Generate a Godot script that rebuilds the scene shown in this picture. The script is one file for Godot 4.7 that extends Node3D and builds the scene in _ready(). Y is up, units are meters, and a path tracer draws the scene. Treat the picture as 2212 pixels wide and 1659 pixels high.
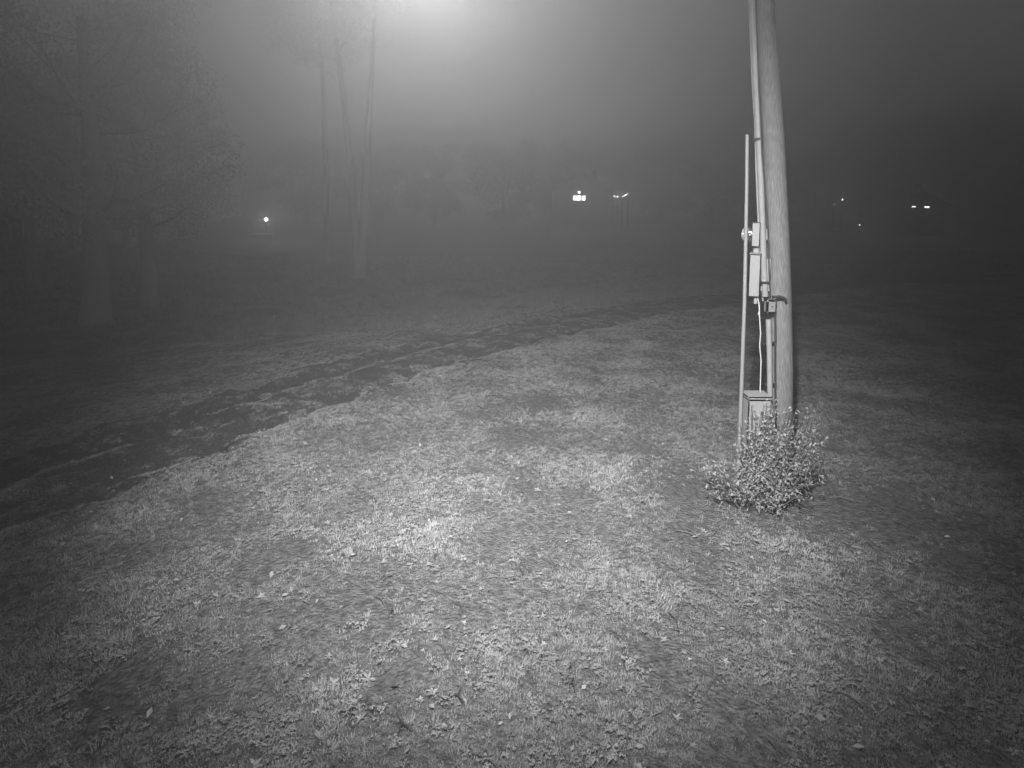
extends Node3D

# The photograph, shown at 2212 x 1659 pixels, is the frame in which directions are read.
const PITCH := 6.0
const HALF := 0.629
const HORIZON := 440.0
const EYE := Vector3(0.0, 3.6, 0.0)

var rng := RandomNumberGenerator.new()
var noise_a := FastNoiseLite.new()
var noise_b := FastNoiseLite.new()
var noise_c := FastNoiseLite.new()
var shift_y := 0.0
var lane_edge := PackedVector2Array()
var used := {}

# ---------------------------------------------------------------- directions
func ray(px: float, py: float) -> Vector3:
	var x := (px / 1106.0 - 1.0) * HALF * 4.0 / 3.0
	var y := (0.5 - py / 1659.0) * 2.0 * HALF + shift_y
	var s := sin(deg_to_rad(PITCH))
	var c := cos(deg_to_rad(PITCH))
	return Vector3(x, y * c - s, -(y * s + c))

func on_ground(px: float, py: float, h := 0.0) -> Vector3:
	var d := ray(px, py)
	return EYE + d * ((h - EYE.y) / d.y)

func on_plane(px: float, py: float, z: float) -> Vector3:
	var d := ray(px, py)
	return EYE + d * ((z - EYE.z) / d.z)

# ---------------------------------------------------------------- terrain
func lane_distance(x: float, z: float) -> float:
	var p := Vector2(x, z)
	var best := 1e9
	var side := 1.0
	for i in lane_edge.size() - 1:
		var a := lane_edge[i]
		var b := lane_edge[i + 1]
		var ab := b - a
		var t := clampf((p - a).dot(ab) / ab.length_squared(), 0.0, 1.0)
		var q := a + ab * t
		var d := p.distance_to(q)
		if d < best:
			best = d
			side = signf(ab.cross(p - a))
	return -best * side + noise_c.get_noise_2d(x * 6.0, z * 6.0) * 0.45 + noise_b.get_noise_2d(x * 25.0, z * 25.0) * 0.12

func bell(v: float, centre: float, width: float) -> float:
	var t := (v - centre) / width
	return exp(-t * t)

func height(x: float, z: float) -> float:
	var near := clampf(1.0 - (Vector2(x, z).length() - 30.0) / 20.0, 0.0, 1.0)
	var d := lane_distance(x, z) if near > 0.0 else 20.0
	var h := noise_a.get_noise_2d(x * 3.0, z * 3.0) * 0.07 + noise_b.get_noise_2d(x * 9.0, z * 9.0) * 0.035
	var drop := smoothstep(-0.15, 0.5, d) * 0.2
	drop += (bell(d, 0.55, 0.3) + bell(d, 2.35, 0.3)) * 0.09
	drop += smoothstep(3.0, 11.0, d) * 0.5
	h -= drop * near
	h += (1.0 - near) * (noise_a.get_noise_2d(x * 0.4, z * 0.4) * 0.8 - 0.3)
	return h

# ---------------------------------------------------------------- nodes
func numbered(called: String) -> String:
	used[called] = used.get(called, -1) + 1
	return called if used[called] == 0 else "%s_%03d" % [called, used[called]]

func describe(o: Node3D, label: String, category: String, group := "", kind := "") -> void:
	if label: o.set_meta("label", label)
	if category: o.set_meta("category", category)
	if group: o.set_meta("group", group)
	if kind: o.set_meta("kind", kind)

func thing(called: String, label: String, category: String, at: Vector3, group := "") -> Node3D:
	var o := Node3D.new()
	o.name = numbered(called)
	add_child(o)
	o.position = at
	describe(o, label, category, group)
	return o

func part(called: String, mesh: Mesh, material: Material, parent: Node, at := Vector3.ZERO) -> MeshInstance3D:
	var o := MeshInstance3D.new()
	o.name = called if parent != self else numbered(called)
	o.mesh = mesh
	o.material_override = material
	o.position = at
	parent.add_child(o, true)
	return o

func grey(v: float) -> Color:
	return Color(v, v, v).linear_to_srgb()

func paint(v: float, rough := 0.9, metallic := 0.0) -> StandardMaterial3D:
	var m := StandardMaterial3D.new()
	m.albedo_color = grey(v)
	m.roughness = rough
	m.metallic = metallic
	return m

func grain(seed_: int, frequency: float, low: float, high: float, kind := FastNoiseLite.TYPE_SIMPLEX_SMOOTH, octaves := 4, size := 512) -> NoiseTexture2D:
	var n := FastNoiseLite.new()
	n.seed = seed_
	n.noise_type = kind
	n.frequency = frequency
	n.fractal_octaves = octaves
	var t := NoiseTexture2D.new()
	t.width = size
	t.height = size
	t.seamless = true
	t.noise = n
	var r := Gradient.new()
	r.set_color(0, grey(low))
	r.set_color(1, grey(high))
	t.color_ramp = r
	return t

func textured(tex: Texture2D, scale_: Vector3, bump := 0.0, bump_tex: Texture2D = null, rough := 0.95) -> StandardMaterial3D:
	var m := StandardMaterial3D.new()
	m.albedo_texture = tex
	m.roughness = rough
	m.uv1_triplanar = true
	m.uv1_world_triplanar = true
	m.uv1_scale = scale_
	if bump > 0.0:
		m.heightmap_enabled = true
		m.heightmap_texture = bump_tex if bump_tex else tex
		m.heightmap_scale = bump
	return m

func glowing(v: float) -> StandardMaterial3D:
	var m := StandardMaterial3D.new()
	m.albedo_color = grey(0.6)
	m.emission_enabled = true
	m.emission = Color(1, 1, 1)
	m.emission_energy_multiplier = v
	return m

# ---------------------------------------------------------------- shapes
func start() -> SurfaceTool:
	var st := SurfaceTool.new()
	st.begin(Mesh.PRIMITIVE_TRIANGLES)
	return st

func quad(st: SurfaceTool, a: Vector3, b: Vector3, c: Vector3, d: Vector3, n: Vector3) -> void:
	for v in [a, b, c, a, c, d]:
		st.set_normal(n)
		st.add_vertex(v)

func tri(st: SurfaceTool, a: Vector3, b: Vector3, c: Vector3) -> void:
	var n := (c - a).cross(b - a).normalized()
	for v in [a, b, c]:
		st.set_normal(n)
		st.add_vertex(v)

# a bar with chamfered long edges, from lo to hi
func bevelled(st: SurfaceTool, lo: Vector3, hi: Vector3, e: float) -> void:
	var c := (lo + hi) / 2.0
	var h := (hi - lo) / 2.0
	var i := h - Vector3(e, e, e)
	for axis in 3:
		var u := (axis + 1) % 3
		var w := (axis + 2) % 3
		for s in [-1.0, 1.0]:
			var p := []
			for k in [[-1, -1], [1, -1], [1, 1], [-1, 1]]:
				var v := Vector3.ZERO
				v[axis] = h[axis] * s
				v[u] = i[u] * k[0]
				v[w] = i[w] * k[1]
				p.append(c + v)
			var n := Vector3.ZERO
			n[axis] = s
			if s > 0: quad(st, p[0], p[3], p[2], p[1], n)
			else: quad(st, p[0], p[1], p[2], p[3], n)
		for s1 in [-1.0, 1.0]:
			for s2 in [-1.0, 1.0]:
				var q := []
				for k in [[1, 0, -1], [0, 1, -1], [0, 1, 1], [1, 0, 1]]:
					var v := Vector3.ZERO
					v[u] = (h[u] if k[0] else i[u]) * s1
					v[w] = (h[w] if k[1] else i[w]) * s2
					v[axis] = i[axis] * k[2]
					q.append(c + v)
				var n := Vector3.ZERO
				n[u] = s1
				n[w] = s2
				n = n.normalized()
				if s1 * s2 > 0: quad(st, q[0], q[1], q[2], q[3], n)
				else: quad(st, q[0], q[3], q[2], q[1], n)
	for sx in [-1.0, 1.0]:
		for sy in [-1.0, 1.0]:
			for sz in [-1.0, 1.0]:
				tri(st, c + Vector3(h.x * sx, i.y * sy, i.z * sz), c + Vector3(i.x * sx, h.y * sy, i.z * sz), c + Vector3(i.x * sx, i.y * sy, h.z * sz))

func box(lo: Vector3, hi: Vector3, e := 0.01) -> ArrayMesh:
	var st := start()
	bevelled(st, lo, hi, e)
	return st.commit()

func tube(st: SurfaceTool, points: Array, radii: Array, sides := 10, rough := 0.0, close := true) -> void:
	var rings := []
	var normals := []
	var side := Vector3.RIGHT
	for k in points.size():
		var a: Vector3 = points[maxi(k - 1, 0)]
		var b: Vector3 = points[mini(k + 1, points.size() - 1)]
		var t := (b - a).normalized()
		side = (side - t * side.dot(t))
		if side.length() < 0.05: side = t.cross(Vector3.FORWARD)
		side = side.normalized()
		var up := t.cross(side)
		var ring := []
		var ns := []
		for j in sides:
			var ang := TAU * j / sides
			var n := side * cos(ang) + up * sin(ang)
			var p: Vector3 = points[k]
			var r: float = radii[k]
			if rough > 0.0: r *= 1.0 + rough * noise_c.get_noise_3d(p.x * 9.0 + n.x * 20.0, p.y * 4.0, p.z * 9.0 + n.z * 20.0)
			ring.append(p + n * r)
			ns.append(n)
		rings.append(ring)
		normals.append(ns)
	for k in points.size() - 1:
		for j in sides:
			var j2 := (j + 1) % sides
			for v in [[k, j], [k + 1, j2], [k, j2], [k, j], [k + 1, j], [k + 1, j2]]:
				st.set_normal(normals[v[0]][v[1]])
				st.add_vertex(rings[v[0]][v[1]])
	if close:
		for e in [0, points.size() - 1]:
			var t: Vector3 = (points[e] - points[1 if e == 0 else e - 1]).normalized()
			for j in sides:
				var j2 := (j + 1) % sides
				var o := [points[e], rings[e][j], rings[e][j2]]
				if e != 0: o = [points[e], rings[e][j2], rings[e][j]]
				for v in o:
					st.set_normal(t)
					st.add_vertex(v)

func pipe(points: Array, radius: float, sides := 10) -> ArrayMesh:
	var st := start()
	var r := []
	for p in points: r.append(radius)
	tube(st, points, r, sides)
	return st.commit()

# a lathe about the axis from a towards b: profile of [distance along, radius]
func lathe(a: Vector3, axis: Vector3, profile: Array, sides := 20) -> ArrayMesh:
	var st := start()
	var pts := []
	var rad := []
	for p in profile:
		pts.append(a + axis.normalized() * p[0])
		rad.append(p[1])
	tube(st, pts, rad, sides)
	return st.commit()

# a leaf as two bent halves
func leaf(st: SurfaceTool, at: Vector3, along: Vector3, up: Vector3, long: float, wide: float) -> void:
	var side := along.cross(up).normalized() * wide * 0.5
	var mid := at + along * long * 0.5 - up * long * 0.08
	var tip := at + along * long - up * long * 0.2
	tri(st, at, mid + side + up * wide * 0.12, tip)
	tri(st, at, tip, mid - side + up * wide * 0.12)

func any_direction() -> Vector3:
	var y := rng.randf_range(-1.0, 1.0)
	var a := rng.randf() * TAU
	var r := sqrt(1.0 - y * y)
	return Vector3(cos(a) * r, y, sin(a) * r)

# ---------------------------------------------------------------- the scene
func _ready() -> void:
	rng.seed = 20817
	noise_a.seed = 3
	noise_a.frequency = 0.1
	noise_b.seed = 8
	noise_b.frequency = 0.1
	noise_c.seed = 21
	noise_c.frequency = 0.1
	shift_y = tan(deg_to_rad(PITCH)) - (0.5 - HORIZON / 1659.0) * 2.0 * HALF

	# camera, night sky, mist
	var camera := Camera3D.new()
	camera.name = "camera"
	add_child(camera)
	camera.position = EYE
	camera.rotation_degrees = Vector3(-PITCH, 0, 0)
	camera.projection = Camera3D.PROJECTION_FRUSTUM
	camera.near = 0.05
	camera.far = 900.0
	camera.size = 2.0 * HALF * camera.near
	camera.frustum_offset = Vector2(0.0, shift_y * camera.near)
	camera.current = true

	var env := Environment.new()
	env.tonemap_mode = Environment.TONE_MAPPER_LINEAR
	env.tonemap_exposure = 1.0
	env.background_mode = Environment.BG_SKY
	var sky_material := ProceduralSkyMaterial.new()
	sky_material.sky_top_color = Color(0.5, 0.5, 0.5)
	sky_material.sky_horizon_color = Color(0.5, 0.5, 0.5)
	sky_material.ground_bottom_color = Color(0.3, 0.3, 0.3)
	sky_material.ground_horizon_color = Color(0.5, 0.5, 0.5)
	var night := Sky.new()
	night.sky_material = sky_material
	env.sky = night
	env.background_energy_multiplier = 0.41
	env.volumetric_fog_enabled = true
	env.volumetric_fog_density = 0.018
	env.volumetric_fog_albedo = Color(1, 1, 1)
	env.volumetric_fog_anisotropy = 0.6
	env.volumetric_fog_length = 200.0
	env.sdfgi_enabled = true
	env.ssao_enabled = true
	env.ssil_enabled = true
	var world := WorldEnvironment.new()
	world.name = "world_environment"
	world.environment = env
	add_child(world)

	lane_edge_from_photo()
	build_lamps()
	build_ground()
	build_pole()
	build_bush()
	build_trees()
	build_far_places()
	build_grass()
	build_mist()

func lane_edge_from_photo() -> void:
	var seen := []
	for p in [[430, 990], [620, 915], [760, 862], [900, 812], [1100, 752], [1300, 706], [1450, 676]]:
		var g := on_ground(p[0], p[1])
		seen.append(Vector2(g.x, g.z))
	var first: Vector2 = (seen[0] - seen[1]).normalized()
	var last: Vector2 = (seen[-1] - seen[-2]).normalized()
	lane_edge.append(seen[0] + first * 12.0 + Vector2(-2.0, 1.0))
	lane_edge.append(seen[0] + first * 3.0)
	for s in seen: lane_edge.append(s)
	lane_edge.append(seen[-1] + last * 12.0 + Vector2(3.0, 0.0))
	lane_edge.append(seen[-1] + last * 30.0 + Vector2(18.0, 0.0))

# the infrared floodlight on the eave, above and just ahead of the camera, out of the frame
func build_lamps() -> void:
	var render := textured(grain(5, 0.03, 0.3, 0.42), Vector3(0.6, 0.6, 0.6), 0.3)
	var wood := textured(grain(6, 0.02, 0.2, 0.35), Vector3(2, 2, 2), 0.2)
	var dark := paint(0.05, 0.5)
	var house := thing("house", "rendered house wall and eave that carry the floodlights", "house", Vector3(0, 0, 0.7))
	part("wall", box(Vector3(-5, -0.4, 0), Vector3(3, 7.3, 0.25)), render, house)
	part("eave", box(Vector3(-5, 7.0, -1.0), Vector3(3, 7.1, -0.01)), wood, house)
	part("fascia", box(Vector3(-5, 6.9, -1.04), Vector3(3, 7.25, -1.005)), wood, house)

	# wide lamp hung from the eave: lights the mist at the top of the picture
	var at := EYE + ray(900, -180).normalized() * 1.35
	var lamp := thing("eave_lamp", "bare bulb lamp hung under the eave above the camera", "lamp", at)
	part("bulb", lathe(Vector3(0, -0.02, 0), Vector3.UP, [[0.0, 0.004], [0.006, 0.013], [0.016, 0.02], [0.03, 0.02], [0.045, 0.012]], 16), glowing(6.0), lamp)
	part("socket", lathe(Vector3(0, 0.026, 0), Vector3.UP, [[0.0, 0.014], [0.05, 0.016], [0.06, 0.006]], 16), dark, lamp)
	part("stem", pipe([Vector3(0, 0.08, 0), Vector3(0, 0.5, 0.25), Vector3(0, 7.0 - at.y, 0.6 - at.z - 0.9)], 0.008), dark, lamp)
	var wide := OmniLight3D.new()
	wide.name = "bulb_light"
	wide.light_energy = 5.3
	wide.light_size = 0.018
	wide.omni_range = 120.0
	wide.omni_attenuation = 2.0
	wide.shadow_enabled = true
	lamp.add_child(wide)

	# the floodlight aimed at the lawn
	var where := Vector3(-0.3, 6.5, -0.1)
	var head := thing("floodlight", "dark wall floodlight aimed down at the lawn", "lamp", where)
	var aim := on_ground(1130, 872) - where
	var basis_ := Basis.looking_at(aim, Vector3.UP)
	var body := part("housing", box(Vector3(-0.16, -0.12, 0.02), Vector3(0.16, 0.12, 0.14), 0.02), dark, head)
	body.basis = basis_
	var face := part("led_panel", box(Vector3(-0.14, -0.10, 0.004), Vector3(0.14, 0.10, 0.018), 0.004), glowing(8.0), head)
	face.basis = basis_
	part("bracket", pipe([basis_ * Vector3(0, 0, 0.1), Vector3(0, 0.12, 0.5), Vector3(0, 0.12, 0.86)], 0.02), dark, head)
	var beam := SpotLight3D.new()
	beam.name = "beam_light"
	head.add_child(beam)
	beam.basis = basis_
	beam.light_energy = 330.0
	beam.light_size = 0.1
	beam.spot_angle = 35.6
	beam.spot_angle_attenuation = 1.0
	beam.spot_range = 120.0
	beam.spot_attenuation = 2.0
	beam.shadow_enabled = true

# ---------------------------------------------------------------- ground and lane
func lines_for(lo: float, hi: float, step: float, reach: float) -> PackedFloat32Array:
	var a := PackedFloat32Array()
	var v := lo
	var out := []
	var s := step
	while v > -reach:
		s *= 1.35
		v -= s
		out.push_front(v)
	for k in out: a.append(k)
	v = lo
	while v < hi:
		a.append(v)
		v += step
	s = step
	a.append(v)
	while v < reach:
		s *= 1.35
		v += s
		a.append(v)
	return a

func sheet(xs: PackedFloat32Array, zs: PackedFloat32Array) -> ArrayMesh:
	var v := PackedVector3Array()
	var n := PackedVector3Array()
	var ix := PackedInt32Array()
	var w := xs.size()
	for z in zs:
		for x in xs:
			v.append(Vector3(x, height(x, z), z))
	for j in zs.size():
		for i in w:
			var l := v[j * w + maxi(i - 1, 0)]
			var r := v[j * w + mini(i + 1, w - 1)]
			var b := v[maxi(j - 1, 0) * w + i]
			var f := v[mini(j + 1, zs.size() - 1) * w + i]
			n.append((f - b).cross(r - l).normalized())
	for j in zs.size() - 1:
		for i in w - 1:
			var a := j * w + i
			ix.append_array([a, a + 1, a + w + 1, a, a + w + 1, a + w])
	var arrays := []
	arrays.resize(Mesh.ARRAY_MAX)
	arrays[Mesh.ARRAY_VERTEX] = v
	arrays[Mesh.ARRAY_NORMAL] = n
	arrays[Mesh.ARRAY_INDEX] = ix
	var m := ArrayMesh.new()
	m.add_surface_from_arrays(Mesh.PRIMITIVE_TRIANGLES, arrays)
	return m

func build_ground() -> void:
	var soil := textured(grain(11, 0.012, 0.07, 0.25, FastNoiseLite.TYPE_SIMPLEX_SMOOTH, 6, 1024), Vector3(0.7, 0.7, 0.7), 3.0, grain(12, 0.03, 0.0, 1.0, FastNoiseLite.TYPE_SIMPLEX_SMOOTH, 5, 1024))
	var g := part("ground", sheet(lines_for(-14.0, 14.0, 0.22, 260.0), lines_for(-34.0, 3.0, 0.22, 260.0)), soil, self)
	describe(g, "dark uneven soil under the lawn, running off into the night", "", "", "structure")

	# the lane: a strip of bare trodden earth laid over the sheet
	var mud := textured(grain(13, 0.015, 0.05, 0.2, FastNoiseLite.TYPE_SIMPLEX_SMOOTH, 6, 1024), Vector3(0.9, 0.9, 0.9), 4.0, grain(14, 0.04, 0.0, 1.0, FastNoiseLite.TYPE_CELLULAR, 4, 1024))
	var st := start()
	var path := []
	for i in lane_edge.size() - 1:
		var a := lane_edge[i]
		var b := lane_edge[i + 1]
		var count := maxi(1, int(a.distance_to(b) / 0.35))
		for k in count: path.append(a.lerp(b, float(k) / count))
	var rows := []
	for i in path.size():
		var a: Vector2 = path[maxi(i - 2, 0)]
		var b: Vector2 = path[mini(i + 2, path.size() - 1)]
		var t := (b - a).normalized()
		var away := Vector2(t.y, -t.x)
		if lane_distance(path[i].x + away.x, path[i].y + away.y) < 0.0: away = -away
		var row := []
		for k in 15:
			var s := -0.05 + 3.0 * k / 14.0
			if k == 0: s += noise_b.get_noise_1d(i * 3.0) * 0.3
			if k == 14: s += noise_c.get_noise_1d(i * 3.0) * 0.5
			var q: Vector2 = path[i] + away * s
			row.append(Vector3(q.x, height(q.x, q.y) + 0.012, q.y))
		rows.append(row)
	for i in rows.size() - 1:
		for k in 14:
			for v in [rows[i][k], rows[i][k + 1], rows[i + 1][k + 1], rows[i][k], rows[i + 1][k + 1], rows[i + 1][k]]:
				st.set_smooth_group(0)
				st.add_vertex(v)
	st.index()
	st.generate_normals()
	var lane := part("lane", st.commit(), mud, self)
	describe(lane, "two-track dirt lane running past the lit lawn", "", "", "structure")

# ---------------------------------------------------------------- grass
func blade(st: SurfaceTool, at: Vector3, ang: float, long: float, wide: float, lean: float) -> void:
	var out := Vector3(cos(ang), 0, sin(ang))
	var side := Vector3(-out.z, 0, out.x) * wide * 0.5
	var p1 := at + Vector3.UP * long * 0.5 * (1.0 - lean * 0.3) + out * long * lean * 0.25
	var p2 := at + Vector3.UP * long * (1.0 - lean * 0.55) + out * long * lean * 0.75
	tri(st, at - side, p1 - side * 0.9, at + side)
	tri(st, at + side, p1 - side * 0.9, p1 + side * 0.9)
	tri(st, p1 - side * 0.9, p2, p1 + side * 0.9)

func tuft(count: int, long: float, wide: float, spread: float, lean: float) -> ArrayMesh:
	var st := start()
	for k in count:
		var a := rng.randf() * TAU
		var r := spread * sqrt(rng.randf())
		blade(st, Vector3(cos(a) * r, -0.01, sin(a) * r), a + rng.randf_range(-1.0, 1.0), long * rng.randf_range(0.55, 1.15), wide * rng.randf_range(0.7, 1.2), clampf(lean + rng.randf_range(-0.35, 0.35), 0.05, 1.2))
	return st.commit()

func rosette(count: int, long: float, wide: float, rise: float) -> ArrayMesh:
	var st := start()
	for k in count:
		var a := TAU * k / count + rng.randf_range(-0.4, 0.4)
		var tilt := rise * rng.randf_range(0.5, 1.4)
		var along := Vector3(cos(a), tilt, sin(a)).normalized()
		leaf(st, Vector3(0, 0.005, 0), along, Vector3(-along.x * tilt, 1, -along.z * tilt).normalized(), long * rng.randf_range(0.6, 1.2), wide * rng.randf_range(0.8, 1.2))
	return st.commit()

func clover(count: int, spread: float) -> ArrayMesh:
	var st := start()
	for k in count:
		var a := rng.randf() * TAU
		var r := spread * sqrt(rng.randf())
		var at := Vector3(cos(a) * r, rng.randf_range(0.02, 0.055), sin(a) * r)
		for j in 3:
			var b := a + TAU * j / 3.0
			leaf(st, at, Vector3(cos(b), rng.randf_range(-0.2, 0.35), sin(b)).normalized(), Vector3.UP, 0.012, 0.011)
	return st.commit()

func scatter(called: String, label: String, category: String, mesh: Mesh, material: Material, places: Array) -> void:
	var mm := MultiMesh.new()
	mm.transform_format = MultiMesh.TRANSFORM_3D
	mm.use_colors = true
	mm.mesh = mesh
	mm.instance_count = places.size()
	for k in places.size():
		mm.set_instance_transform(k, places[k][0])
		var c: float = places[k][1]
		mm.set_instance_color(k, Color(c, c, c))
	var o := MultiMeshInstance3D.new()
	o.name = numbered(called)
	o.multimesh = mm
	o.material_override = material
	add_child(o)
	describe(o, label, category, "", "stuff")

func grass_material() -> StandardMaterial3D:
	var m := StandardMaterial3D.new()
	m.albedo_color = Color(1, 1, 1)
	m.vertex_color_use_as_albedo = true
	m.roughness = 0.65
	m.cull_mode = BaseMaterial3D.CULL_DISABLED
	m.backlight_enabled = true
	m.backlight = Color(0.5, 0.5, 0.5)
	return m

func build_grass() -> void:
	var m := grass_material()
	var short_a := tuft(15, 0.038, 0.0055, 0.035, 0.75)
	var short_b := tuft(13, 0.05, 0.0045, 0.03, 0.6)
	var tall := tuft(18, 0.09, 0.006, 0.035, 0.75)
	var weed := rosette(6, 0.036, 0.014, 0.6)
	var trefoil := clover(8, 0.05)
	var lists := [[], [], [], [], []]
	var spots := []
	for w in [[1475, 1055, 0.75], [1500, 1165, 0.4], [1800, 1105, 0.85], [1920, 1120, 0.7], [770, 1310, 0.55], [1080, 1175, 0.3], [1140, 1050, 0.25], [250, 1510, 0.45], [1110, 935, 0.45], [840, 1500, 0.3], [1250, 1080, 0.3], [1180, 870, 0.5], [640, 1190, 0.3], [1420, 1440, 0.3]]:  # the bare patches right of the bush stand in for its cast shadow
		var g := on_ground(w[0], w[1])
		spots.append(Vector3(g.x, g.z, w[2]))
	var verge := []
	var bush_at := bush_place()
	var tries := 640000
	for k in tries:
		var z := -1.6 - pow(rng.randf(), 1.5) * 26.0
		var x := rng.randf_range(-1.0, 1.0) * (absf(z) * 0.98 + 1.2)
		if rng.randf() > (absf(z) * 0.98 + 1.2) / 26.0 * 1.5: continue
		var d := lane_distance(x, z)
		var patch := noise_a.get_noise_2d(x * 5.0 + 40.0, z * 5.0)
		var fine := noise_b.get_noise_2d(x * 22.0, z * 22.0 + 70.0)
		var size := 1.0 + patch * 0.7 + rng.randf_range(-0.3, 0.3)
		var b := Basis(Vector3.UP, rng.randf() * TAU)
		b = Basis(Vector3(rng.randf_range(-1, 1), 0, rng.randf_range(-1, 1)).normalized(), rng.randf() * 0.3) * b
		var at := Vector3(x, height(x, z), z)
		var tone := 0.34 + rng.randf_range(-0.07, 0.07) + patch * 0.12
		var edge := d + fine * 0.5
		if edge > 0.0:
			# the worn tracks stay mostly bare, the rest of the lane is grown over
			var bare := maxf(bell(d, 0.42, 0.3), bell(d, 2.3, 0.25) * 0.6) * (1.15 + patch * 1.2 + fine * 0.8)
			if d < 3.2 and rng.randf() < bare: continue
			if d >= 3.0 and rng.randf() > 0.6: continue
			verge.append([Transform3D(b.scaled(Vector3.ONE * size * 1.15), at), tone * 0.92])
			continue
		# thin places and worn spots, where soil shows; right of the bush they put in its shadow
		if fine * 0.8 + patch * 0.5 + rng.randf() * 0.5 < -0.12: continue
		var worn_and_shade := 0.0
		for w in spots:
			worn_and_shade = maxf(worn_and_shade, bell(Vector2(x - w.x, (z - w.y) * 0.7).length() + fine * 0.25, 0.0, w.z))
		if rng.randf() < worn_and_shade * 1.1: continue
		var kind := rng.randf()
		if kind < 0.02 + maxf(0.0, -patch) * 0.03: lists[3].append([Transform3D(b.scaled(Vector3.ONE * size * rng.randf_range(0.6, 1.2)), at), tone * rng.randf_range(0.8, 1.3)])
		elif kind < 0.07 + fine * 0.2: lists[4].append([Transform3D(b.scaled(Vector3.ONE * size), at), tone * rng.randf_range(0.85, 1.15)])
		elif kind > 0.985 - maxf(0.0, patch) * 0.05: lists[2].append([Transform3D(b.scaled(Vector3.ONE * size * rng.randf_range(0.6, 1.1)), at), tone * rng.randf_range(0.8, 1.15)])
		elif kind > 0.62: lists[0].append([Transform3D(b.scaled(Vector3.ONE * size), at), tone])
		else: lists[1].append([Transform3D(b.scaled(Vector3.ONE * size), at), tone])
	scatter("lawn_grass", "short splayed grass blades covering the lit lawn", "grass", short_a, m, lists[0])
	scatter("lawn_grass", "finer upright grass blades mixed through the lit lawn", "grass", short_b, m, lists[1])
	scatter("lawn_grass", "taller loose grass tufts standing out of the lawn", "grass", tall, m, lists[2])
	scatter("lawn_weeds", "flat rosettes of broad weed leaves in the lawn", "weeds", weed, m, lists[3])
	scatter("lawn_clover", "small three-part clover leaves in the lawn", "clover", trefoil, m, lists[4])
	var rough := []
	for k in 26000:
		var z := -19.0 - rng.randf() * 28.0
		var x := rng.randf_range(-1.0, 1.0) * (absf(z) * 0.9)
		if lane_distance(x, z) < 3.0: continue
		var patch := noise_a.get_noise_2d(x * 2.0, z * 2.0)
		if patch + rng.randf() * 0.5 < 0.0: continue
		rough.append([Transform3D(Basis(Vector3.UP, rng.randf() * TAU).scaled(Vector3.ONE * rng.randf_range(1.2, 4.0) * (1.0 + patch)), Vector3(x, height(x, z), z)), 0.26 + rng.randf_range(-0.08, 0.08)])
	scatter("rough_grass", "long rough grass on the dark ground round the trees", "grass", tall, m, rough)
	var dry := start()
	leaf(dry, Vector3(-0.03, 0.012, 0), Vector3.RIGHT, Vector3.UP, 0.06, 0.035)
	var fallen := []
	var twig := start()
	tube(twig, [Vector3(-0.1, 0.01, 0), Vector3(0.0, 0.02, 0.015), Vector3(0.1, 0.012, -0.01)], [0.003, 0.004, 0.002], 5)
	tube(twig, [Vector3(0.0, 0.02, 0.015), Vector3(0.05, 0.03, 0.06)], [0.003, 0.0015], 5)
	var twigs := []
	for k in 1500:
		var z := -2.0 - rng.randf() * 18.0
		var x := rng.randf_range(-1.0, 1.0) * (absf(z) * 0.9 + 1.0)
		var b := Basis(Vector3(rng.randf_range(-1, 1), 0.3, rng.randf_range(-1, 1)).normalized(), rng.randf_range(-0.6, 0.6)) * Basis(Vector3.UP, rng.randf() * TAU)
		var at := Vector3(x, height(x, z) + 0.018, z)
		if k % 4: fallen.append([Transform3D(b.scaled(Vector3.ONE * rng.randf_range(0.6, 1.3)), at), rng.randf_range(0.1, 0.5)])
		else: twigs.append([Transform3D(b.scaled(Vector3.ONE * rng.randf_range(0.5, 1.4)), at), rng.randf_range(0.08, 0.25)])
	scatter("fallen_leaves", "dry fallen leaves lying scattered on lawn and lane", "leaves", dry.commit(), m, fallen)
	scatter("fallen_twigs", "short dark twigs lying scattered on lawn and lane", "twigs", twig.commit(), m, twigs)
	scatter("verge_grass", "dim rough grass along the dirt lane and beyond it", "grass", short_a, m, verge)

# ---------------------------------------------------------------- pole and its fittings
func pole_base() -> Vector3:
	return on_ground(1679, 1062)

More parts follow.
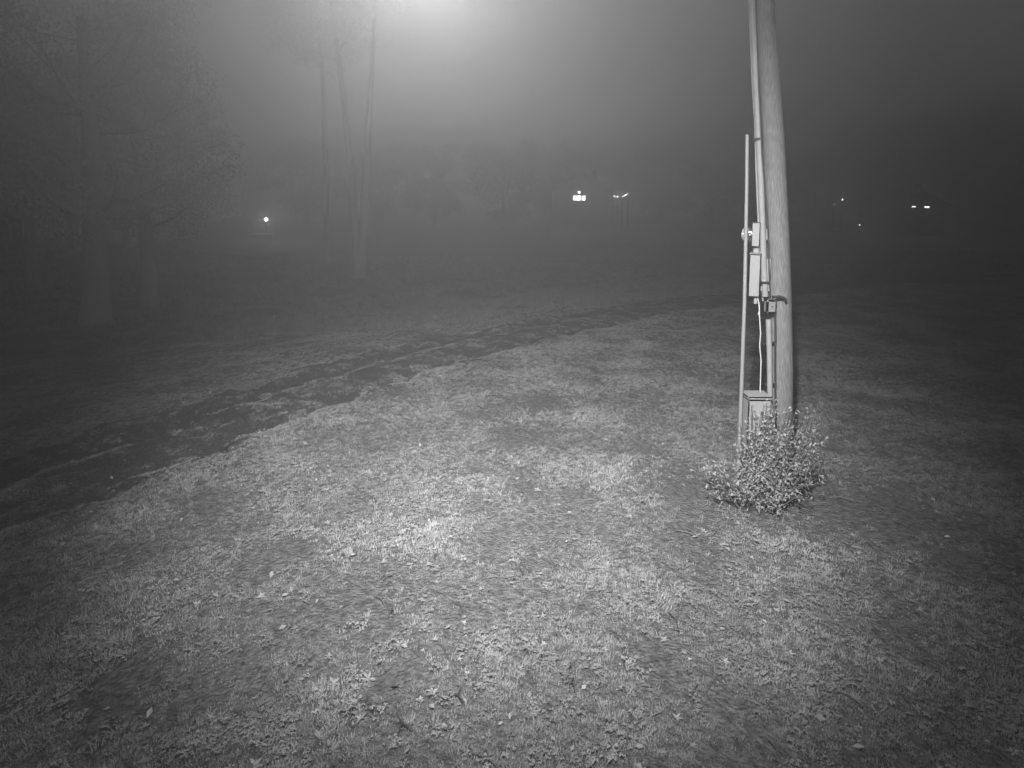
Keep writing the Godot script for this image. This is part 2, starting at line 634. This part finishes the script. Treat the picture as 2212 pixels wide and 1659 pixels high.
func build_pole() -> void:
	var z := pole_base().z
	var old_wood := textured(grain(31, 0.05, 0.07, 0.37, FastNoiseLite.TYPE_SIMPLEX_SMOOTH, 6), Vector3(4, 0.22, 4), 1.2)
	var plastic := textured(grain(32, 0.01, 0.24, 0.32), Vector3(3, 1, 3), 0.0, null, 0.6)
	var galvanised := textured(grain(33, 0.03, 0.18, 0.34), Vector3(4, 4, 4), 0.0, null, 0.5)
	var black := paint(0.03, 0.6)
	var pale := paint(0.5, 0.6)
	var steel := paint(0.6, 0.3, 1.0)

	var base := Vector3(pole_base().x, 0, z)
	var pole := thing("utility_pole", "leaning wooden utility pole with a conduit and cables down its side", "utility pole", base)
	var pts := []
	var rad := []
	var track := [[1679, 1100], [1684, 950], [1687, 800], [1684, 640], [1680, 500], [1671, 300], [1661, 150], [1650, 0], [1640, -140], [1622, -420]]
	for i in track.size():
		pts.append(on_plane(track[i][0], track[i][1], z) - base)
		rad.append(lerpf(0.152, 0.094, i / (track.size() - 1.0)))
	pts[0].y = -0.4
	var st := start()
	tube(st, pts, rad, 28, 0.03)
	part("shaft", st.commit(), old_wood, pole)

	var run := func(list: Array, dz: float) -> Array:
		var out := []
		for p in list: out.append(on_plane(p[0], p[1], z + dz) - base)
		return out
	part("conduit", pipe(run.call([[1619, -160], [1625, 0], [1633, 180], [1641, 340], [1647, 480], [1650, 580], [1653, 640]], 0.1), 0.036, 14), plastic, pole)
	part("conduit", pipe(run.call([[1660, 690], [1662, 760], [1663, 840], [1664, 960], [1664, 1120]], 0.16), 0.032, 14), plastic, pole)
	var fit: Vector3 = run.call([[1664, 660]], 0.17)[0]
	var fitting := part("fitting", box(fit - Vector3(0.062, 0.09, 0.05), fit + Vector3(0.062, 0.075, 0.05), 0.022), textured(grain(38, 0.03, 0.16, 0.26), Vector3(4, 4, 4), 0.0, null, 0.7), pole)
	part("cover_screw", lathe(fit + Vector3(0, 0.0, 0.051), Vector3.BACK, [[0.0, 0.009], [0.006, 0.008]], 8), steel, fitting)
	part("cable", pipe(run.call([[1612, -160], [1618, 0], [1624, 150], [1631, 270], [1634, 380], [1638, 470], [1643, 560], [1648, 650]], 0.06), 0.011, 8), plastic, pole)
	part("cable", pipe(run.call([[1630, -60], [1640, 200], [1646, 330], [1654, 420], [1660, 520], [1661, 580], [1664, 650]], 0.16), 0.009, 8), black, pole)
	part("cable", pipe(run.call([[1636, 640], [1640, 660], [1641, 690], [1643, 720], [1641, 745], [1644, 780], [1643, 810], [1642, 850], [1643, 900]], 0.14), 0.008, 8), pale, pole)
	part("cable", pipe(run.call([[1674, 670], [1675, 720], [1674, 780], [1675, 850], [1676, 930]], 0.18), 0.012, 8), black, pole)  # black strip painted in for the shade between conduit and pole
	part("bracket", pipe(run.call([[1668, 642], [1684, 641], [1694, 644], [1699, 650]], 0.2), 0.017, 8), black, pole)
	for s in [[1636, 300], [1652, 610], [1662, 740], [1663, 830]]:
		var c: Vector3 = run.call([s], 0.13)[0]
		part("strap", box(c + Vector3(-0.055, -0.012, -0.02), c + Vector3(0.06, 0.012, 0.02), 0.004), steel, pole)

	# the two boxes hung on the pole's side
	var zb := z + 0.06
	var span := func(x0: float, y0: float, x1: float, y1: float) -> Array:
		return [on_plane(x0, y1, zb), on_plane(x1, y0, zb)]
	var e: Array = span.call(1624, 480, 1643, 532)
	var meter := thing("meter_box", "pale upper meter box with a round glass meter, hung on the pole", "meter box", (e[0] + e[1]) / 2.0)
	var h: Vector3 = (e[1] - e[0]) / 2.0
	meter.rotation.y = -0.42
	part("enclosure", box(Vector3(-h.x, -h.y, -0.1), Vector3(h.x, h.y, 0.1), 0.008), galvanised, meter)
	part("hub", pipe([Vector3(0.01, -h.y - 0.075, 0.0), Vector3(0.01, -h.y + 0.01, 0.0)], 0.04, 14), plastic, meter)
	part("backplate", box(Vector3(h.x + 0.002, -0.07, -0.09), Vector3(h.x + 0.09, 0.07, -0.03), 0.005), plastic, meter)
	part("meter_ring", lathe(Vector3(-h.x - 0.001, -0.005, 0.0), Vector3.LEFT, [[0.0, 0.095], [0.03, 0.095], [0.032, 0.086]], 24), steel, meter)
	var clear := paint(0.25, 0.12)
	part("meter_dome", lathe(Vector3(-h.x - 0.034, -0.005, 0.0), Vector3.LEFT, [[0.0, 0.084], [0.05, 0.082], [0.07, 0.07], [0.08, 0.045], [0.083, 0.01]], 24), clear, meter)
	part("added_glint_knob", lathe(Vector3(-h.x - 0.018, 0.0, 0.1), Vector3.BACK, [[0.0, 0.012], [0.008, 0.022], [0.018, 0.024], [0.03, 0.02], [0.038, 0.009]], 16), paint(0.9, 0.25, 1.0), meter)  # polished metal knob added so the floodlight shows as a bright glint

	e = span.call(1618, 548, 1644, 638)
	var disconnect := thing("switch_box", "taller pale switch box below the meter box on the pole", "switch box", (e[0] + e[1]) / 2.0)
	h = (e[1] - e[0]) / 2.0
	disconnect.rotation.y = -0.42
	part("enclosure", box(Vector3(-h.x, -h.y, -0.13), Vector3(h.x, h.y, 0.13), 0.008), galvanised, disconnect)
	part("lid_rim", box(Vector3(-h.x - 0.006, h.y + 0.002, -0.14), Vector3(h.x + 0.004, h.y + 0.014, 0.14), 0.003), plastic, disconnect)
	part("backplate", box(Vector3(h.x + 0.002, -0.2, -0.09), Vector3(h.x + 0.11, 0.2, -0.03), 0.005), plastic, disconnect)
	part("gland", pipe([Vector3(0.02, -h.y - 0.09, 0.05), Vector3(0.02, -h.y - 0.002, 0.05)], 0.022, 12), plastic, disconnect)
	part("tag", box(Vector3(0.05, -h.y - 0.23, 0.04), Vector3(0.075, -h.y - 0.19, 0.05), 0.003), pale, disconnect)

	# the thin pipe beside the pole
	var zp := z + 0.22
	var rod := []
	for p in [[1593, 1090], [1597, 960], [1602, 830], [1608, 660], [1611, 520], [1613, 400], [1614, 291]]: rod.append(on_plane(p[0], p[1], zp))
	rod[0].y = -0.3
	var foot := Vector3(rod[0].x, 0, zp)
	for i in rod.size(): rod[i] -= foot
	var post := thing("steel_pipe", "thin pale upright pipe standing beside the pole, open at the top", "pipe", foot)
	var ps := start()
	tube(ps, rod, [0.024, 0.024, 0.023, 0.022, 0.021, 0.02, 0.02], 12)
	part("tube", ps.commit(), galvanised, post)
	var low: Vector3 = rod[1].lerp(rod[0], 0.1)
	part("clamp", lathe(low, Vector3.UP, [[0.0, 0.03], [0.01, 0.038], [0.1, 0.038], [0.11, 0.03]], 12), galvanised, post)

	# the cabinet at the pole's foot
	var zc := z + 0.34
	var lo := on_plane(1609, 1085, zc)
	var hi := on_plane(1668, 858, zc)
	var box_at := Vector3((lo.x + hi.x) / 2.0, 0, zc - 0.13)
	var cab := thing("cable_cabinet", "pale square cable cabinet at the pole's foot, half hidden by the bush", "cabinet", box_at)
	var hw := (hi.x - lo.x) / 2.0
	var concrete := textured(grain(36, 0.03, 0.2, 0.42), Vector3(3, 3, 3), 0.3)
	part("body", box(Vector3(-hw, -0.2, -0.13), Vector3(hw, hi.y - 0.04, 0.12), 0.012), concrete, cab)
	part("lid", box(Vector3(-hw - 0.015, hi.y - 0.038, -0.145), Vector3(hw + 0.015, hi.y, 0.135), 0.012), concrete, cab)

# ---------------------------------------------------------------- bush
func bush_place() -> Vector3:
	return pole_base() + Vector3(-0.43, 0, 0.36)

func foliage_material(v: float) -> StandardMaterial3D:
	var m := paint(v, 0.6)
	m.cull_mode = BaseMaterial3D.CULL_DISABLED
	m.backlight_enabled = true
	m.backlight = Color(0.5, 0.5, 0.5)
	return m

func build_bush() -> void:
	var at := bush_place()
	var bark := textured(grain(41, 0.05, 0.08, 0.18), Vector3(6, 6, 6), 0.2)
	var bush := thing("bush", "leafy bush grown round the foot of the pole", "bush", Vector3(at.x, height(at.x, at.z), at.z))
	var stems := start()
	var leaves := start()
	# where the shoots end, about the bush's foot
	var ends := []
	for k in 62:
		var a := rng.randf() * TAU
		var r := rng.randf_range(0.15, 0.7)
		ends.append([Vector3(cos(a) * r, rng.randf_range(0.08, 0.5), sin(a) * r * 0.45 + 0.14), rng.randi_range(20, 55)])
	for k in 24: ends.append([Vector3(rng.randf_range(0.25, 0.78), rng.randf_range(0.4, 1.15), rng.randf_range(-0.25, 0.25)), rng.randi_range(14, 50)])
	for k in 7: ends.append([Vector3(rng.randf_range(0.55, 0.82), rng.randf_range(0.95, 1.25), rng.randf_range(-0.2, 0.2)), rng.randi_range(20, 36)])
	for k in 7: ends.append([Vector3(rng.randf_range(-0.66, -0.4), rng.randf_range(0.25, 0.7), rng.randf_range(-0.2, 0.2)), rng.randi_range(14, 34)])
	for k in 40: ends.append([Vector3(rng.randf_range(-0.28, 0.08), rng.randf_range(0.55, 1.32), rng.randf_range(0.1, 0.24)), rng.randi_range(12, 40)])
	# shoots that climb the cabinet and the pole's foot
	for k in 70:
		var x := rng.randf_range(-0.22, 0.4)
		ends.append([Vector3(x, rng.randf_range(0.4, 1.45) * (1.0 - maxf(0.0, x) * 0.2), rng.randf_range(0.06, 0.22)), rng.randi_range(18, 46)])
	for e in ends:
		var tip: Vector3 = e[0]
		var root := Vector3(tip.x * 0.25, -0.05, tip.z * 0.3)
		var mid := root.lerp(tip, 0.5) + Vector3(tip.x * 0.1, 0.12, 0)
		tube(stems, [root, mid, tip], [0.009, 0.006, 0.003], 5)
		for j in e[1]:
			var t := rng.randf_range(0.35, 1.0)
			var on := root.lerp(mid, t * 2.0) if t < 0.5 else mid.lerp(tip, t * 2.0 - 1.0)
			on += any_direction() * rng.randf() * 0.085
			var along := (any_direction() + Vector3(tip.x, 0.5, tip.z) * 0.5).normalized()
			leaf(leaves, on, along, (Vector3.UP + any_direction() * 0.7).normalized(), rng.randf_range(0.018, 0.062), rng.randf_range(0.012, 0.03))
	part("stems", stems.commit(), bark, bush)
	part("foliage", leaves.commit(), foliage_material(0.33), bush)

# ---------------------------------------------------------------- trees
func tree_meshes(tall: float, girth: float, crown_low: float, crown_wide: float, leaves: int, leaf_size: float, lean := 0.0, fork := 0.0) -> Array:
	var wood := start()
	var crown := start()
	var trunk := []
	var rad := []
	for k in 9:
		var t := k / 8.0
		trunk.append(Vector3(lean * t * tall + sin(t * 4.0) * 0.12, t * tall * 0.85 - 0.3, cos(t * 3.0) * 0.1))
		rad.append(girth * (1.0 - 0.72 * t))
	var flared := trunk.duplicate()
	var flared_rad := rad.duplicate()
	flared_rad[0] *= 1.28
	flared.insert(1, trunk[0].lerp(trunk[1], 0.35))
	flared_rad.insert(1, lerpf(rad[0], rad[1], 0.35) * 1.1)
	flared.insert(2, trunk[0].lerp(trunk[1], 0.7))
	flared_rad.insert(2, lerpf(rad[0], rad[1], 0.7) * 1.0)
	tube(wood, flared, flared_rad, 14, 0.2)
	var ends := []
	if fork != 0.0:
		var second := []
		for k in 9:
			var t := k / 8.0
			second.append(Vector3(fork * t * tall + 0.05, t * tall * 0.8 - 0.3, 0.15))
		tube(wood, second, rad, 12, 0.2)
		for k in 5: ends.append(second[8] + any_direction() * crown_wide * 0.4)
	var limbs := 26
	for k in limbs:
		var t := rng.randf_range(crown_low, 0.98)
		var i := clampi(int(t * 8.0), 0, 7)
		var root: Vector3 = trunk[i].lerp(trunk[i + 1], t * 8.0 - i)
		var a := TAU * k * 0.381 + rng.randf() * 0.5
		var reach := crown_wide * rng.randf_range(0.55, 1.05) * (1.15 - 0.6 * absf(t - 0.6))
		var tip := root + Vector3(cos(a) * reach, rng.randf_range(0.05, 0.5) * reach + 0.4, sin(a) * reach)
		var mid := root.lerp(tip, 0.5) + Vector3(0, -0.12 * reach, 0)
		var r0 := girth * 0.32 * (1.1 - t)
		tube(wood, [root, mid, tip], [r0, r0 * 0.65, r0 * 0.2], 7)
		ends.append(tip)
		ends.append(mid.lerp(tip, 0.5))
		ends.append(mid + any_direction() * reach * 0.25)
		var twig := tip + any_direction() * reach * 0.35
		tube(wood, [mid.lerp(tip, 0.4), twig], [r0 * 0.4, r0 * 0.15], 5)
		ends.append(twig)
	ends.append(trunk[8])
	for k in leaves:
		var e: Vector3 = ends[rng.randi() % ends.size()]
		var off := any_direction() * pow(rng.randf(), 0.6) * crown_wide * 0.34
		off.y *= 0.7
		leaf(crown, e + off, any_direction(), any_direction(), leaf_size * rng.randf_range(0.7, 1.4), leaf_size * rng.randf_range(0.45, 0.8))
	return [wood.commit(), crown.commit()]

func plant_tree(called: String, label: String, meshes: Array, bark: Material, green: Material, at: Vector3, turn := 0.0, size := 1.0, group := "") -> Node3D:
	var o := thing(called, label, "tree", Vector3(at.x, height(at.x, at.z), at.z), group)
	o.rotation.y = turn
	o.scale = Vector3.ONE * size
	part("trunk", meshes[0], bark, o)
	part("crown", meshes[1], green, o)
	return o

func build_trees() -> void:
	var bark := textured(grain(51, 0.04, 0.24, 0.52), Vector3(2, 0.5, 2), 2.0)
	var green := foliage_material(0.4)
	var old := tree_meshes(13.0, 0.5, 0.3, 3.6, 30000, 0.11, 0.015)
	var slim := tree_meshes(12.0, 0.34, 0.34, 3.0, 22000, 0.11, -0.01)
	plant_tree("tree", "thick pale trunked tree with low leafy limbs on the far side of the lane", old, bark, green, on_ground(208, 655))
	plant_tree("tree", "thinner pale trunk standing close beside the thick trunked tree", slim, bark, green, on_ground(317, 628), 1.3)
	plant_tree("tree", "tree half hidden behind the thick pale trunk, at the wood's edge", slim, bark, green, on_ground(66, 600), 2.2)
	var lone := tree_meshes(21.0, 0.25, 0.74, 3.0, 7000, 0.2, 0.012)
	var forked := tree_meshes(20.0, 0.27, 0.72, 3.4, 9000, 0.2, -0.06, 0.065)
	plant_tree("tree", "pale tree with two stems parting in a narrow fork", forked, bark, green, on_ground(776, 577), 0.0)
	plant_tree("tree", "lone slender faint trunk beside the forked tree", lone, bark, green, on_ground(702, 556), 0.4)
	# the trees that close the view
	var far_a := tree_meshes(15.0, 0.4, 0.1, 5.6, 12000, 0.5)
	var far_b := tree_meshes(19.0, 0.45, 0.12, 6.0, 14000, 0.5, 0.02)
	var spots := [[-90, 44, 0.9], [30, 48, 0.95], [150, 46, 0.8], [270, 50, 0.85], [390, 60, 0.8], [530, 118, 1.0], [660, 102, 0.8], [800, 112, 0.95], [940, 100, 0.75], [1085, 88, 0.85], [1200, 118, 0.9], [1310, 108, 0.75], [1430, 114, 0.9], [1540, 98, 0.75], [1640, 112, 0.95], [1760, 100, 0.85], [1860, 112, 1.1], [1960, 104, 1.05], [2070, 112, 1.25], [2190, 104, 1.2], [2320, 96, 1.2]]
	var kinds := [["dark leafy tree close behind the pale trunked trees by the lane", "trees behind the pale trunks"], ["faint leafy tree in the mist behind the forked tree and globe lamp", "misty trees behind the forked tree"], ["faint leafy tree in the mist behind the house with lit upper windows", "misty trees behind the lit house"], ["tall dark tree behind the house with two bright low windows", "tall trees behind the low house"], ["tall dark tree standing past the house with two bright low windows", ""]]
	for i in spots.size():
		var d := ray(spots[i][0], HORIZON)
		var at: Vector3 = d * (float(spots[i][1]) / -d.z)
		plant_tree("far_tree", kinds[i / 5][0], far_a if i % 2 else far_b, bark, green, at, rng.randf() * TAU, spots[i][2], kinds[i / 5][1])

# ---------------------------------------------------------------- lights and houses far off
func far_lamp(called: String, label: String, px: float, py: float, far: float, radius: float, glow: float, group := "") -> Node3D:
	var p := on_plane(px, py, -far)
	var foot := Vector3(p.x, height(p.x, p.z), p.z)
	var o := thing(called, label, "lamp", foot, group)
	var up := p.y - foot.y
	part("post", pipe([Vector3(0, -0.2, 0), Vector3(0, up - radius, 0)], 0.04, 8), paint(0.06, 0.5), o)
	part("lamp_globe", lathe(Vector3(0, up - radius, 0), Vector3.UP, [[0.0, radius * 0.25], [radius * 0.3, radius * 0.75], [radius, radius], [radius * 1.6, radius * 0.8], [radius * 2.0, radius * 0.2]], 14), glowing(glow), o)
	part("cap", lathe(Vector3(0, up + radius * 1.0 + 0.01, 0), Vector3.UP, [[0.0, radius * 0.7], [0.04, radius * 0.5], [0.07, 0.02]], 12), paint(0.06, 0.5), o)
	var l := OmniLight3D.new()
	l.name = "globe_light"
	l.light_energy = glow * radius * radius * 14.0
	l.light_size = radius * 0.9
	l.omni_range = 60.0
	l.omni_attenuation = 2.0
	l.shadow_enabled = true
	o.add_child(l)
	l.position = Vector3(0, up, 0)
	return o

func far_house(label: String, at: Vector3, wide: float, deep: float, tall: float, lit: Array) -> void:
	var wall := paint(0.12)
	var roof := paint(0.06)
	var o := thing("far_house", label, "house", Vector3(at.x, height(at.x, at.z) - 0.1, at.z))
	part("wall", box(Vector3(-wide / 2, -0.3, -deep), Vector3(wide / 2, tall, 0), 0.02), wall, o)
	var st := start()
	var y := tall + 0.004
	var top := y + wide * 0.3
	var l := -wide / 2 - 0.4
	tri(st, Vector3(l, y, 0.3), Vector3(0, top, 0.3), Vector3(-l, y, 0.3))
	tri(st, Vector3(-l, y, -deep - 0.3), Vector3(0, top, -deep - 0.3), Vector3(l, y, -deep - 0.3))
	tri(st, Vector3(l, y, -deep - 0.3), Vector3(0, top, -deep - 0.3), Vector3(l, y, 0.3))
	tri(st, Vector3(l, y, 0.3), Vector3(0, top, -deep - 0.3), Vector3(0, top, 0.3))
	tri(st, Vector3(-l, y, 0.3), Vector3(0, top, 0.3), Vector3(-l, y, -deep - 0.3))
	tri(st, Vector3(-l, y, -deep - 0.3), Vector3(0, top, 0.3), Vector3(0, top, -deep - 0.3))
	tri(st, Vector3(l, y, 0.3), Vector3(-l, y, 0.3), Vector3(-l, y, -deep - 0.3))
	tri(st, Vector3(l, y, 0.3), Vector3(-l, y, -deep - 0.3), Vector3(l, y, -deep - 0.3))
	part("roof", st.commit(), roof, o)
	part("chimney", box(Vector3(wide * 0.2, tall + wide * 0.1, -deep * 0.6), Vector3(wide * 0.2 + 0.6, top + 0.7, -deep * 0.6 + 0.6), 0.02), roof, o)
	part("door", box(Vector3(-0.5, 0.1, 0.003), Vector3(0.5, 2.1, 0.06), 0.01), roof, o)
	# each lit window: pixel rectangle and glow
	for w in lit:
		var a := on_plane(w[0], w[3], at.z + 0.06) - o.position
		var b := on_plane(w[2], w[1], at.z + 0.06) - o.position
		var f := part("window", box(Vector3(a.x - 0.08, a.y - 0.08, 0.004), Vector3(b.x + 0.08, b.y + 0.08, 0.06), 0.005), paint(0.4), o)
		part("window_pane", box(Vector3(a.x, a.y, 0.062), Vector3(b.x, b.y, 0.075), 0.002), glowing(w[4]), f)
		var lamp := AreaLight3D.new()
		lamp.name = "window_light"
		lamp.area_size = Vector2(b.x - a.x, b.y - a.y)
		lamp.light_energy = w[4] * lamp.area_size.x * lamp.area_size.y * 0.6
		lamp.area_range = 40.0
		lamp.shadow_enabled = true
		f.add_child(lamp)
		lamp.position = Vector3((a.x + b.x) / 2.0, (a.y + b.y) / 2.0, 0.09)
		lamp.rotation.y = PI

func build_far_places() -> void:
	far_lamp("garden_lamp", "bright globe lamp on a post above a low pale wall", 575, 474, 62.0, 0.18, 9.0)
	var p := on_plane(566, 506, -60.5)
	var low_wall := thing("added_glint_wall", "low pale wall added to catch the globe lamp as a glint", "wall", Vector3(p.x, height(p.x, p.z), p.z))  # pale wall added to catch the lamp and give a glint below it
	low_wall.rotation.y = 0.3
	part("wall", box(Vector3(-0.9, -0.3, -0.15), Vector3(0.9, p.y - low_wall.position.y - 0.02, 0.15), 0.02), paint(0.35), low_wall)
	part("coping", box(Vector3(-0.95, p.y - low_wall.position.y - 0.016, -0.2), Vector3(0.95, p.y - low_wall.position.y + 0.08, 0.2), 0.02), paint(0.8), low_wall)

	var d := on_plane(1262, 428, -84.0)
	far_house("distant house with a row of brightly lit upper windows and a lit attic pane", Vector3(d.x, 0, -84.0), 8.0, 7.0, 5.6, [[1238, 423, 1244, 433, 5.0], [1245, 422.5, 1254, 433, 8.0], [1257, 423, 1264, 433, 8.0], [1248, 411, 1254, 418, 5.0]])
	d = on_plane(1320, 424, -95.0)
	far_lamp("path_lamp", "small path lamp, one of two beside the slanted glowing bar", 1327, 424, 84.0, 0.14, 3.0, "pair of path lamps")
	far_lamp("path_lamp", "small path lamp, one of two beside the slanted glowing bar", 1334, 425, 84.0, 0.14, 4.0, "pair of path lamps")
	var a := on_plane(1344, 425, -84.0)
	var b := on_plane(1357, 418, -84.3)
	var foot := Vector3(a.x, height(a.x, a.z), a.z)
	var strip := thing("glowing_rail_bar", "slanted bar made to glow in place of a lit stair rail", "lamp", foot)
	part("glowing_bar", pipe([a - foot, b - foot], 0.07, 10), glowing(2.0), strip)  # bar glows by itself, standing in for a lamplit rail
	for q in [a, b]: part("post", pipe([Vector3(q.x - foot.x, -0.2, q.z - foot.z), q - foot - Vector3(0, 0.09, 0)], 0.05, 8), paint(0.05), strip)
	var sl := OmniLight3D.new()  # light added to go with the glowing bar
	sl.name = "added_bar_light"
	sl.light_energy = 0.4
	sl.light_size = 0.07
	sl.shadow_enabled = true
	strip.add_child(sl)
	sl.position = (a + b) / 2.0 - foot + Vector3(0, 0, 0.2)

	d = on_plane(1812, 436, -78.0)
	far_lamp("yard_lamp", "small bright lamp on a tall post above a dim one, beyond the pole", 1820, 431, 77.0, 0.1, 6.0)
	far_lamp("yard_lamp", "dim lamp just below a small bright one, beyond the pole", 1802, 441, 77.0, 0.16, 0.22)
	far_lamp("path_lamp", "single low path lamp standing alone near the ground", 1857, 486, 72.0, 0.085, 4.0)
	d = on_plane(1988, 446, -76.0)
	far_house("distant dark house with two bright low windows and a dim one between", Vector3(d.x, 0, -76.0), 7.0, 6.0, 3.9, [[1969, 443.5, 1978, 447.5, 7.0], [1997, 445, 2007, 449, 7.0], [1984, 434, 1991, 440, 0.16]])

# ---------------------------------------------------------------- mist
func build_mist() -> void:
	for b in [[640, 60, 9.0, Vector3(9, 3.2, 4), 0.03], [1230, 130, 11.0, Vector3(8, 3.0, 5), 0.03], [330, 230, 14.0, Vector3(9, 3.0, 5), 0.03], [1760, 110, 13.0, Vector3(6, 3.4, 4), 0.05], [960, 250, 16.0, Vector3(12, 3.0, 6), 0.03], [1500, 300, 20.0, Vector3(13, 3.4, 6), 0.03]]:
		var f := FogVolume.new()
		f.name = numbered("mist_bank")
		f.shape = RenderingServer.FOG_VOLUME_SHAPE_ELLIPSOID
		f.size = b[3]
		var m := FogMaterial.new()
		m.density = b[4]
		m.albedo = Color(1, 1, 1)
		f.material = m
		add_child(f)
		f.position = on_plane(b[0], b[1], -b[2])
		describe(f, "drifting bank of thicker mist above the lawn", "mist", "", "stuff")
